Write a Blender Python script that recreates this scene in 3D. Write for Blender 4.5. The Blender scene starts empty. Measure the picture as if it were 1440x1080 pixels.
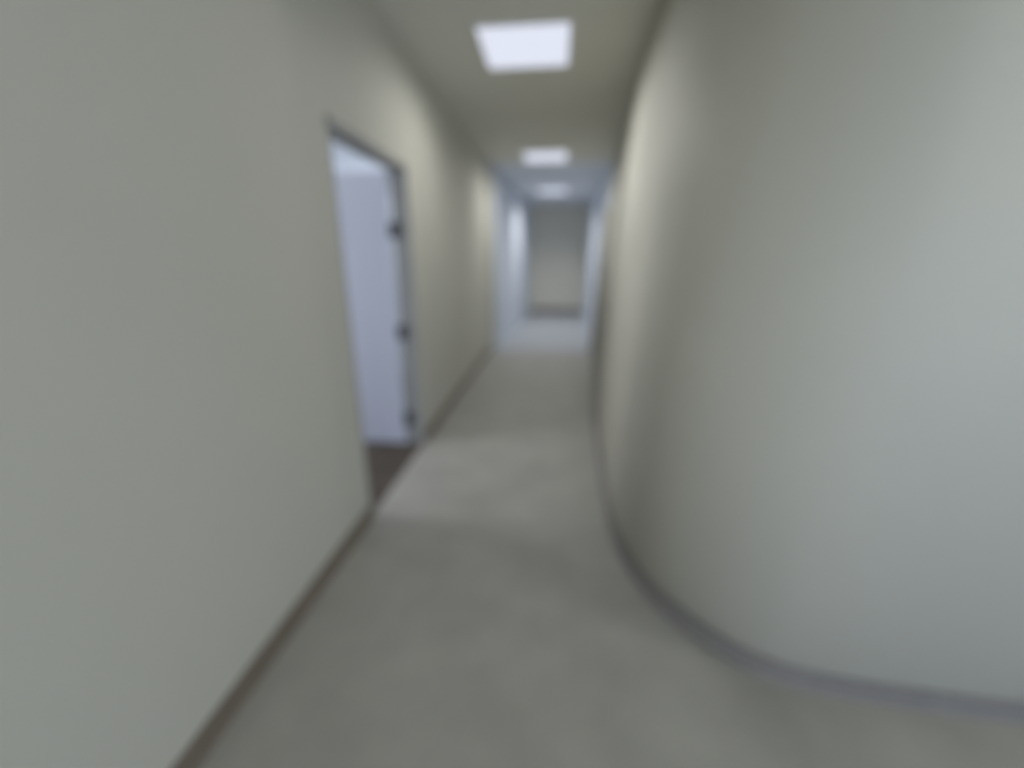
import bpy, bmesh, math
from mathutils import Vector

# ------------------------------------------------------------------ camera
S = bpy.context.scene
C = S.collection
CAM_H = 1.45
YAW = math.radians(5.65)
PITCH = math.atan((540 - 365) / 580)
cd = bpy.data.cameras.new('camera')
cd.sensor_width = 36.0
cd.lens = 580 / 1440 * 36.0
cd.clip_start = 0.02
# the photograph is out of focus everywhere: the lens is focused far too near
cd.dof.use_dof = True
cd.dof.focus_distance = 0.30
cd.dof.aperture_fstop = 1.05
cam = bpy.data.objects.new('camera', cd)
cam.location = (0, 0, CAM_H)
cam.rotation_euler = (math.pi / 2 - PITCH, 0, YAW)
C.objects.link(cam)
S.camera = cam

# ------------------------------------------------------------------ view, world, light
S.view_settings.view_transform = 'Standard'
S.view_settings.look = 'None'
S.view_settings.gamma = 1.0
S.view_settings.use_curve_mapping = False
S.view_settings.exposure = 0.0
S.cycles.use_denoising = True
S.cycles.max_bounces = 10
S.cycles.diffuse_bounces = 6

W = bpy.data.worlds.new('world')
S.world = W
W.use_nodes = True
W.node_tree.nodes['Background'].inputs[0].default_value = (0.75, 0.85, 1.0, 1)
W.node_tree.nodes['Background'].inputs[1].default_value = 0.3

H = 2.80           # ceiling height
PANEL_Z = H - 0.03
PANEL_COL = (1.0, 0.99, 0.985)


def area(name, loc, target, sx, sy, watts, col):
    l = bpy.data.lights.new(name, 'AREA')
    l.shape = 'RECTANGLE'
    l.size, l.size_y = sx, sy
    l.energy = watts
    l.color = col
    o = bpy.data.objects.new(name, l)
    o.location = loc
    o.rotation_euler = (Vector(target) - Vector(loc)).to_track_quat('-Z', 'Y').to_euler()
    C.objects.link(o)
    return o


def panel_lamp(name, x, y, z, watts, col, blend=0.85, cone=172):
    """the lamp of one ceiling panel: a short row of bare points just under its diffuser"""
    for i in (-1, 1):
        for j in (-1, 1):
            l = bpy.data.lights.new(name, 'SPOT')
            l.energy = watts / 4
            l.color = col
            l.spot_size = math.radians(cone)
            l.spot_blend = blend
            l.shadow_soft_size = 0.0
            o = bpy.data.objects.new(name, l)
            o.location = (x + i * 0.15, y + j * 0.15, z)
            C.objects.link(o)


PANELS = [(-0.23, 3.25), (-0.16, 6.30), (-0.08, 9.25)]
# fill lamp added behind the camera, for more even light on the right wall
area('lobby_daylight_fill', (0.2, -3.9, 1.1), (0.6, 1.1, 0.7), 2.0, 1.8, 60, (0.97, 0.98, 1.0))
# bluish daylight lamp, added low and further right
area('lobby_daylight_fill', (2.6, -3.9, 0.5), (2.2, 1.1, 0.25), 2.4, 0.9, 66, (0.40, 0.58, 1.0))
# lamp added inside the closed side room for assumed daylight; no window is built
area('side_room_daylight_fill', (-3.9, 2.1, 1.5), (0.4, 2.3, 0.9), 1.0, 1.4, 54, (0.97, 0.96, 1.0))

# ------------------------------------------------------------------ materials


def mat(name, col, rough=0.7, var=0.04, scale=3.0, bump=0.02, bscale=180.0, metallic=0.0, spec=0.3, detail=4.0):
    m = bpy.data.materials.new(name)
    m.use_nodes = True
    nt = m.node_tree
    b = nt.nodes['Principled BSDF']
    b.inputs['Roughness'].default_value = rough
    b.inputs['Metallic'].default_value = metallic
    b.inputs['Specular IOR Level'].default_value = spec
    tc = nt.nodes.new('ShaderNodeTexCoord')
    n = nt.nodes.new('ShaderNodeTexNoise')
    n.inputs['Scale'].default_value = scale
    n.inputs['Detail'].default_value = detail
    nt.links.new(tc.outputs['Object'], n.inputs['Vector'])
    r = nt.nodes.new('ShaderNodeValToRGB')
    r.color_ramp.elements[0].position = 0.3
    r.color_ramp.elements[1].position = 0.7
    r.color_ramp.elements[0].color = tuple(max(0, c * (1 - var)) for c in col) + (1,)
    r.color_ramp.elements[1].color = tuple(min(1, c * (1 + var)) for c in col) + (1,)
    nt.links.new(n.outputs['Fac'], r.inputs['Fac'])
    nt.links.new(r.outputs['Color'], b.inputs['Base Color'])
    if bump:
        n2 = nt.nodes.new('ShaderNodeTexNoise')
        n2.inputs['Scale'].default_value = bscale
        nt.links.new(tc.outputs['Object'], n2.inputs['Vector'])
        bp = nt.nodes.new('ShaderNodeBump')
        bp.inputs['Strength'].default_value = bump
        bp.inputs['Distance'].default_value = 0.01
        nt.links.new(n2.outputs['Fac'], bp.inputs['Height'])
        nt.links.new(bp.outputs['Normal'], b.inputs['Normal'])
    return m


M_WALL = mat('greige_paint', (0.578, 0.570, 0.497), 0.65, 0.02, 1.2, 0.05)
M_END = mat('brightened_greige_paint', (0.74, 0.72, 0.63), 0.65, 0.02, 1.2, 0.05)  # the corridor's greige, lightened in colour to stand in for light on the end wall
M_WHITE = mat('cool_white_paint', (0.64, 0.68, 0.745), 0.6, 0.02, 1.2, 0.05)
M_CEIL = mat('ceiling_tile', (0.66, 0.655, 0.59), 0.9, 0.03, 60.0, 0.1)
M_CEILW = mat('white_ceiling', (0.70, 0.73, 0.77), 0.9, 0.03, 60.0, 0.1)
M_FLOOR = mat('mottled_grey_floor', (0.36, 0.355, 0.325), 0.55, 0.10, 3.2, 0.06, 90.0, spec=0.35, detail=7.0)
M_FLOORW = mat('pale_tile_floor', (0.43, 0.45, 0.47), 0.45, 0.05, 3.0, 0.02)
M_FLOORD = mat('dark_brown_floor', (0.078, 0.064, 0.052), 0.7, 0.15, 6.0, 0.05)
M_BASEL = mat('brown_rubber_base', (0.20, 0.168, 0.133), 0.55, 0.06, 8.0, 0.0)
M_BASER = mat('grey_rubber_base', (0.225, 0.215, 0.205), 0.55, 0.06, 8.0, 0.0)
M_FRAME = mat('grey_painted_metal', (0.35, 0.35, 0.335), 0.45, 0.03, 5.0, 0.0)
M_DOOR = mat('white_door_paint', (0.49, 0.515, 0.59), 0.45, 0.02, 2.0, 0.0)
M_STEEL = mat('brushed_steel', (0.55, 0.55, 0.56), 0.3, 0.03, 30.0, 0.0, metallic=1.0)
M_HINGE = mat('dark_hinge_metal', (0.07, 0.075, 0.075), 0.4, 0.03, 20.0, 0.0, metallic=0.6)
M_TRIM = mat('white_metal_trim', (0.72, 0.72, 0.70), 0.4, 0.02, 5.0, 0.0)


def emit(name, col, st):
    m = bpy.data.materials.new(name)
    m.use_nodes = True
    b = m.node_tree.nodes['Principled BSDF']
    b.inputs['Base Color'].default_value = (0.4, 0.4, 0.4, 1)
    b.inputs['Roughness'].default_value = 0.5
    b.inputs['Emission Color'].default_value = col + (1,)
    b.inputs['Emission Strength'].default_value = st
    return m


M_LIT = emit('lit_diffuser', (0.80, 0.84, 1.0), 0.80)

# ------------------------------------------------------------------ helpers


def link(name, bm, m, parent=None, kind=None, bevel=0.0, smooth=False):
    bmesh.ops.recalc_face_normals(bm, faces=bm.faces)
    me = bpy.data.meshes.new(name)
    bm.to_mesh(me)
    bm.free()
    if smooth:
        for p in me.polygons:
            p.use_smooth = True
    me.materials.append(m)
    o = bpy.data.objects.new(name, me)
    C.objects.link(o)
    if parent:
        o.parent = parent
    if kind:
        o['kind'] = kind
    if bevel:
        bv = o.modifiers.new('bevel', 'BEVEL')
        bv.width = bevel
        bv.segments = 2
        bv.limit_method = 'ANGLE'
    return o


def add_box(bm, x0, x1, y0, y1, z0, z1):
    v = [bm.verts.new((x, y, z)) for x in (x0, x1) for y in (y0, y1) for z in (z0, z1)]
    for f in ((0, 1, 3, 2), (4, 6, 7, 5), (0, 4, 5, 1), (2, 3, 7, 6), (0, 2, 6, 4), (1, 5, 7, 3)):
        bm.faces.new([v[i] for i in f])


def box(name, x0, x1, y0, y1, z0, z1, m, **k):
    bm = bmesh.new()
    add_box(bm, x0, x1, y0, y1, z0, z1)
    return link(name, bm, m, **k)


def prism(name, pts, z0, z1, m, top=None, **k):
    """plan outline extruded upward; `top` gives another outline for the upper end"""
    bm = bmesh.new()
    a = [bm.verts.new((x, y, z0)) for x, y in pts]
    b = [bm.verts.new((x, y, z1)) for x, y in (top or pts)]
    bm.faces.new(a)
    bm.faces.new(b)
    n = len(pts)
    for i in range(n):
        bm.faces.new((a[i], a[(i + 1) % n], b[(i + 1) % n], b[i]))
    bmesh.ops.triangulate(bm, faces=[f for f in bm.faces if len(f.verts) > 4])
    return link(name, bm, m, **k)


def cyl(bm, p, q, r, seg=16):
    p, q = Vector(p), Vector(q)
    d = (q - p).normalized()
    u = d.orthogonal().normalized()
    w = d.cross(u)
    ra, rb = [], []
    for i in range(seg):
        t = 2 * math.pi * i / seg
        off = (u * math.cos(t) + w * math.sin(t)) * r
        ra.append(bm.verts.new(p + off))
        rb.append(bm.verts.new(q + off))
    bm.faces.new(ra)
    bm.faces.new(rb)
    for i in range(seg):
        j = (i + 1) % seg
        bm.faces.new((ra[i], ra[j], rb[j], rb[i]))


def spline(pts, per=8):
    out = []
    P = [Vector(p) for p in pts]
    for i in range(len(P) - 1):
        p0 = P[max(i - 1, 0)]
        p1, p2 = P[i], P[i + 1]
        p3 = P[min(i + 2, len(P) - 1)]
        for k in range(per):
            t = k / per
            out.append(0.5 * ((2 * p1) + (p2 - p0) * t + (2 * p0 - 5 * p1 + 4 * p2 - p3) * t * t
                              + (3 * p1 - p0 - 3 * p2 + p3) * t ** 3))
    out.append(P[-1])
    return [(v.x, v.y) for v in out]


ST = 'structure'
XL = -1.03          # corridor face of the left wall
XLB = -1.15         # its other face
Y_END = 6.65        # end of the corridor, start of the pale passage
Y_BACK = -4.0
XR_ROOM = 4.0
D0, D1, DH = 2.00, 3.05, 2.07   # doorway in the left wall
Y_FAR = 11.85

# ------------------------------------------------------------------ floors and ceilings
box('floor', XL, XR_ROOM, Y_BACK, Y_END, -0.10, 0.0, M_FLOOR, kind=ST)
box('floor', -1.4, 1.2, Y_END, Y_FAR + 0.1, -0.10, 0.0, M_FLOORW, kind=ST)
box('floor', -4.0, XL, 0.2, 5.2, -0.10, 0.0, M_FLOORD, kind=ST)
box('ceiling', XLB, XR_ROOM, Y_BACK, Y_END, H, H + 0.10, M_CEIL, kind=ST)
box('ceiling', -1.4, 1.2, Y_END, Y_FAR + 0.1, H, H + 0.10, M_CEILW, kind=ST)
box('ceiling', -4.0, XLB, 0.2, 5.2, 2.72, 2.82, M_CEILW, kind=ST)

# ------------------------------------------------------------------ left wall with its doorway
bm = bmesh.new()
ys, zs = (Y_BACK, D0, D1, Y_END), (0.0, DH, H)
grid = {(i, j, k): bm.verts.new((x, y, z)) for i, y in enumerate(ys) for j, z in enumerate(zs)
        for k, x in enumerate((XL, XLB))}
cells = [(0, 0), (0, 1), (1, 1), (2, 0), (2, 1)]
for i, j in cells:
    for k in (0, 1):
        bm.faces.new([grid[i, j, k], grid[i + 1, j, k], grid[i + 1, j + 1, k], grid[i, j + 1, k]])
    for (di, dj), e in (((-1, 0), ((0, 0), (0, 1))), ((1, 0), ((1, 0), (1, 1))),
                        ((0, -1), ((0, 0), (1, 0))), ((0, 1), ((0, 1), (1, 1)))):
        if (i + di, j + dj) not in cells:
            (p, q), (r, t) = e
            bm.faces.new([grid[i + p, j + q, 0], grid[i + r, j + t, 0], grid[i + r, j + t, 1], grid[i + p, j + q, 1]])
link('wall_left', bm, M_WALL, kind=ST)

# ------------------------------------------------------------------ right wall: corridor side, rounded corner, lobby side
CURVE = [(0.665, Y_END), (0.625, 6.0), (0.545, 5.0), (0.43, 3.7), (0.383, 2.8), (0.362, 2.25), (0.368, 1.95),
         (0.405, 1.74), (0.455, 1.59), (0.53, 1.46), (0.65, 1.325), (0.78, 1.235), (0.92, 1.19),
         (1.14, 1.165), (1.58, 1.143), (2.6, 1.13), (XR_ROOM, 1.13)]
LEAN = 0.15         # the upper edge stands back from the foot
cv = spline(CURVE)
foot = cv + [(XR_ROOM, Y_END)]
head = [(x + LEAN * min(1, max(0, (XR_ROOM - x) / 1.5)), y) for x, y in cv] + [(XR_ROOM, Y_END)]
o = prism('wall_right', foot, 0.0, H, M_WALL, top=head, kind=ST)
for p in o.data.polygons:
    if abs(p.normal.z) < 0.5:
        p.use_smooth = True


def sweep_base(name, path, h, t, m, side):
    """a cove base along a plan path: thin board with a small rounded toe"""
    bm = bmesh.new()
    prof = [(0.0, 0.0), (t * 1.7, 0.0), (t * 1.1, h * 0.12), (t, h * 0.25), (t, h * 0.93), (t * 0.6, h), (0.0, h)]
    rings = []
    n = len(path)
    for i, (x, y) in enumerate(path):
        x0, y0 = path[max(i - 1, 0)]
        x1, y1 = path[min(i + 1, n - 1)]
        d = Vector((x1 - x0, y1 - y0)).normalized()
        nrm = Vector((-d.y, d.x)) * side
        rings.append([bm.verts.new((x + nrm.x * u, y + nrm.y * u, z)) for u, z in prof])
    k = len(prof)
    for r0, r1 in zip(rings, rings[1:]):
        for i in range(k):
            j = (i + 1) % k
            bm.faces.new((r0[i], r0[j], r1[j], r1[i]))
    bm.faces.new(rings[0])
    bm.faces.new(rings[-1])
    return link(name, bm, m, kind=ST)


BH = 0.075
sweep_base('baseboard_right', cv, BH, 0.012, M_BASER, -1)
sweep_base('baseboard_left', [(XL, Y_BACK), (XL, D0 - 0.002)], 0.085, 0.012, M_BASEL, -1)
sweep_base('baseboard_left', [(XL, D1 + 0.002), (XL, Y_END)], 0.085, 0.012, M_BASEL, -1)

# ------------------------------------------------------------------ lobby behind the camera
box('wall_back', XLB, XR_ROOM, Y_BACK - 0.12, Y_BACK, 0, H, M_WALL, kind=ST)
box('wall_lobby', XR_ROOM, XR_ROOM + 0.12, Y_BACK - 0.12, Y_END, 0, H, M_WALL, kind=ST)

# ------------------------------------------------------------------ pale passage at the end
XFL0, XFL1, XFR1 = -0.95, -0.66, 0.81
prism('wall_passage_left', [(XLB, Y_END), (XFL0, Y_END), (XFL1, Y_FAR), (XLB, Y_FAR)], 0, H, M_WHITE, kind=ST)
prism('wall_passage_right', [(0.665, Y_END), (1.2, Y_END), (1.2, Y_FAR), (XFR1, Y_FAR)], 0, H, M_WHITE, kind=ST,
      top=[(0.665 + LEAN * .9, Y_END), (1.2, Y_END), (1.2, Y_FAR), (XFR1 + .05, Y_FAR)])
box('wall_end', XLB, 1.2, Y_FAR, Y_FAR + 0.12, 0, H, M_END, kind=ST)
sweep_base('baseboard_end', [(XFL1 + 0.01, Y_FAR), (XFR1 - 0.005, Y_FAR)], 0.14, 0.012, M_BASER, -1)
# slim jamb where the corridor steps in to the passage
box('trim_1', XFL0 - 0.09, XFL0 + 0.008, Y_END - 0.02, Y_END - 0.001, 0, H - 0.12, M_WALL, kind=ST, bevel=0.004)
# grey jamb of the opening on its right side, following the wall
prism('trim_3', [(0.60, Y_END - 0.09), (0.70, Y_END - 0.09), (0.70, Y_END + 0.02), (0.60, Y_END + 0.02)], 0.0, 2.15, M_FRAME,
      top=[(0.70, Y_END - 0.09), (0.81, Y_END - 0.09), (0.81, Y_END + 0.02), (0.70, Y_END + 0.02)], kind=ST)
# metal strip between the two floors
box('trim_2', XFL0 + 0.012, 0.64, Y_END - 0.03, Y_END + 0.03, 0.0, 0.006, M_STEEL, kind=ST, bevel=0.002)

# ------------------------------------------------------------------ side room behind the doorway
box('wall_room_far', -4.0, XLB, 5.2, 5.32, 0, H, M_WHITE, kind=ST)
box('wall_room_near', -4.0, XLB, 0.08, 0.2, 0, H, M_WHITE, kind=ST)
box('wall_room_left', -4.12, -4.0, 0.08, 5.32, 0, H, M_WHITE, kind=ST)

# ------------------------------------------------------------------ the door
door = bpy.data.objects.new('door_1', None)
door.location = (XLB, D1, 0)
door['kind'] = ST
door['label'] = 'pale blue-white door swung fully inward in the grey-lined doorway of the left wall'
C.objects.link(door)


def part(name, bm, m, parent, bevel=0.0, label=None):
    o = link(name, bm, m, parent=parent, bevel=bevel)
    o.matrix_parent_inverse = door.matrix_basis.inverted() if parent is door else parent.matrix_parent_inverse
    if label:
        o['label'] = label
    return o


T, TH = 0.022, 0.036    # thickness of the side lining and of the head
bm = bmesh.new()
FX0, FX1 = XLB - 0.004, XL + 0.001
add_box(bm, FX0, FX1, D0, D0 + T, 0.0, DH)
add_box(bm, FX0, FX1, D1 - T, D1, 0.0, DH)
add_box(bm, FX0, FX1, D0, D1, DH - TH, DH)
# door stop around the lining
add_box(bm, XLB + 0.045, XLB + 0.065, D0 + T, D0 + T + 0.012, 0.0, DH - T)
add_box(bm, XLB + 0.045, XLB + 0.065, D1 - T - 0.012, D1 - T, 0.0, DH - T)
add_box(bm, XLB + 0.045, XLB + 0.065, D0 + T, D1 - T, DH - TH - 0.012, DH - TH)
fr = part('door_frame', bm, M_FRAME, door, label='grey metal lining of the doorway')

LW = D1 - D0 - 2 * T - 0.006
LX1 = XLB - 0.012
LX0 = LX1 - LW
LY1 = D1 - T + 0.010
LY0 = LY1 - 0.044
bm = bmesh.new()
add_box(bm, LX0, LX1, LY0, LY1, 0.012, DH - TH - 0.004)
leaf = part('door_leaf', bm, M_DOOR, door, bevel=0.003, label='plain flat blue-white door leaf')
for z in (0.22, 0.92, 1.65):
    bm = bmesh.new()
    cyl(bm, (LX1 + 0.006, LY0 - 0.008, z - 0.055), (LX1 + 0.006, LY0 - 0.008, z + 0.055), 0.009, 12)
    add_box(bm, LX1 + 0.006, LX1 + 0.085, D1 - T - 0.004, D1 - T - 0.0005, z - 0.055, z + 0.055)
    add_box(bm, LX1 + 0.003, LX1 + 0.009, LY0 - 0.008, D1 - T - 0.001, z - 0.055, z + 0.055)
    o = link('hinge', bm, M_HINGE, parent=leaf)
    o['label'] = 'dark metal hinge on the doorway lining'
for sy, y in ((-1, LY0), (1, LY1)):
    bm = bmesh.new()
    hx = LX0 + 0.065
    cyl(bm, (hx, y, 1.0), (hx, y + sy * 0.010, 1.0), 0.026, 20)
    cyl(bm, (hx, y + sy * 0.010, 1.0), (hx, y + sy * 0.055, 1.0), 0.010, 14)
    cyl(bm, (hx - 0.008, y + sy * 0.050, 1.0), (hx + 0.12, y + sy * 0.050, 1.0), 0.009, 14)
    link('door_handle', bm, M_STEEL, parent=leaf)
for o in list(C.objects):
    if o.parent is leaf:
        o.location = (0, 0, 0)

# ------------------------------------------------------------------ ceiling panels


def ceiling_light(x, y, label, watts, blend=0.85, cone=172):
    root = bpy.data.objects.new('ceiling_light', None)
    root.location = (x, y, H)
    root['label'] = label
    root['category'] = 'ceiling light'
    root['group'] = 'square ceiling panels along the corridor'
    C.objects.link(root)
    r, w, d = 0.302, 0.018, 0.012
    bm = bmesh.new()
    add_box(bm, -r, r, -r, -r + w, -d, 0.0)
    add_box(bm, -r, r, r - w, r, -d, 0.0)
    add_box(bm, -r, -r + w, -r + w, r - w, -d, 0.0)
    add_box(bm, r - w, r, -r + w, r - w, -d, 0.0)
    link('frame', bm, M_TRIM, parent=root)
    bm = bmesh.new()
    add_box(bm, -r + w, r - w, -r + w, r - w, -0.008, 0.0)
    link('diffuser', bm, M_LIT, parent=root)
    panel_lamp('panel_lamp', x, y, PANEL_Z, watts, PANEL_COL, blend, cone)
    return root


ceiling_light(*PANELS[0], 'large bright square ceiling panel nearest the camera, just beyond the left doorway', 35)
ceiling_light(*PANELS[1], 'middle ceiling panel near the end of the grey corridor', 56)
ceiling_light(*PANELS[2], 'farthest and smallest ceiling panel, inside the pale passage at the end', 112, 1.0, 150)
# lamp added for an assumed lobby panel, out of view with no panel built
panel_lamp('panel_lamp', 2.9, 0.52, PANEL_Z, 58, (1.0, 0.985, 0.96), 0.05)
# lamp added for an assumed side-room panel, out of sight behind the left wall
panel_lamp('panel_lamp', -2.1, 1.5, 2.66, 12, (0.88, 0.90, 1.0))
panel_lamp('panel_lamp', -2.3, 4.1, 2.66, 280, (0.86, 0.92, 1.0))  # second lamp, added without a panel to brighten the room's far wall
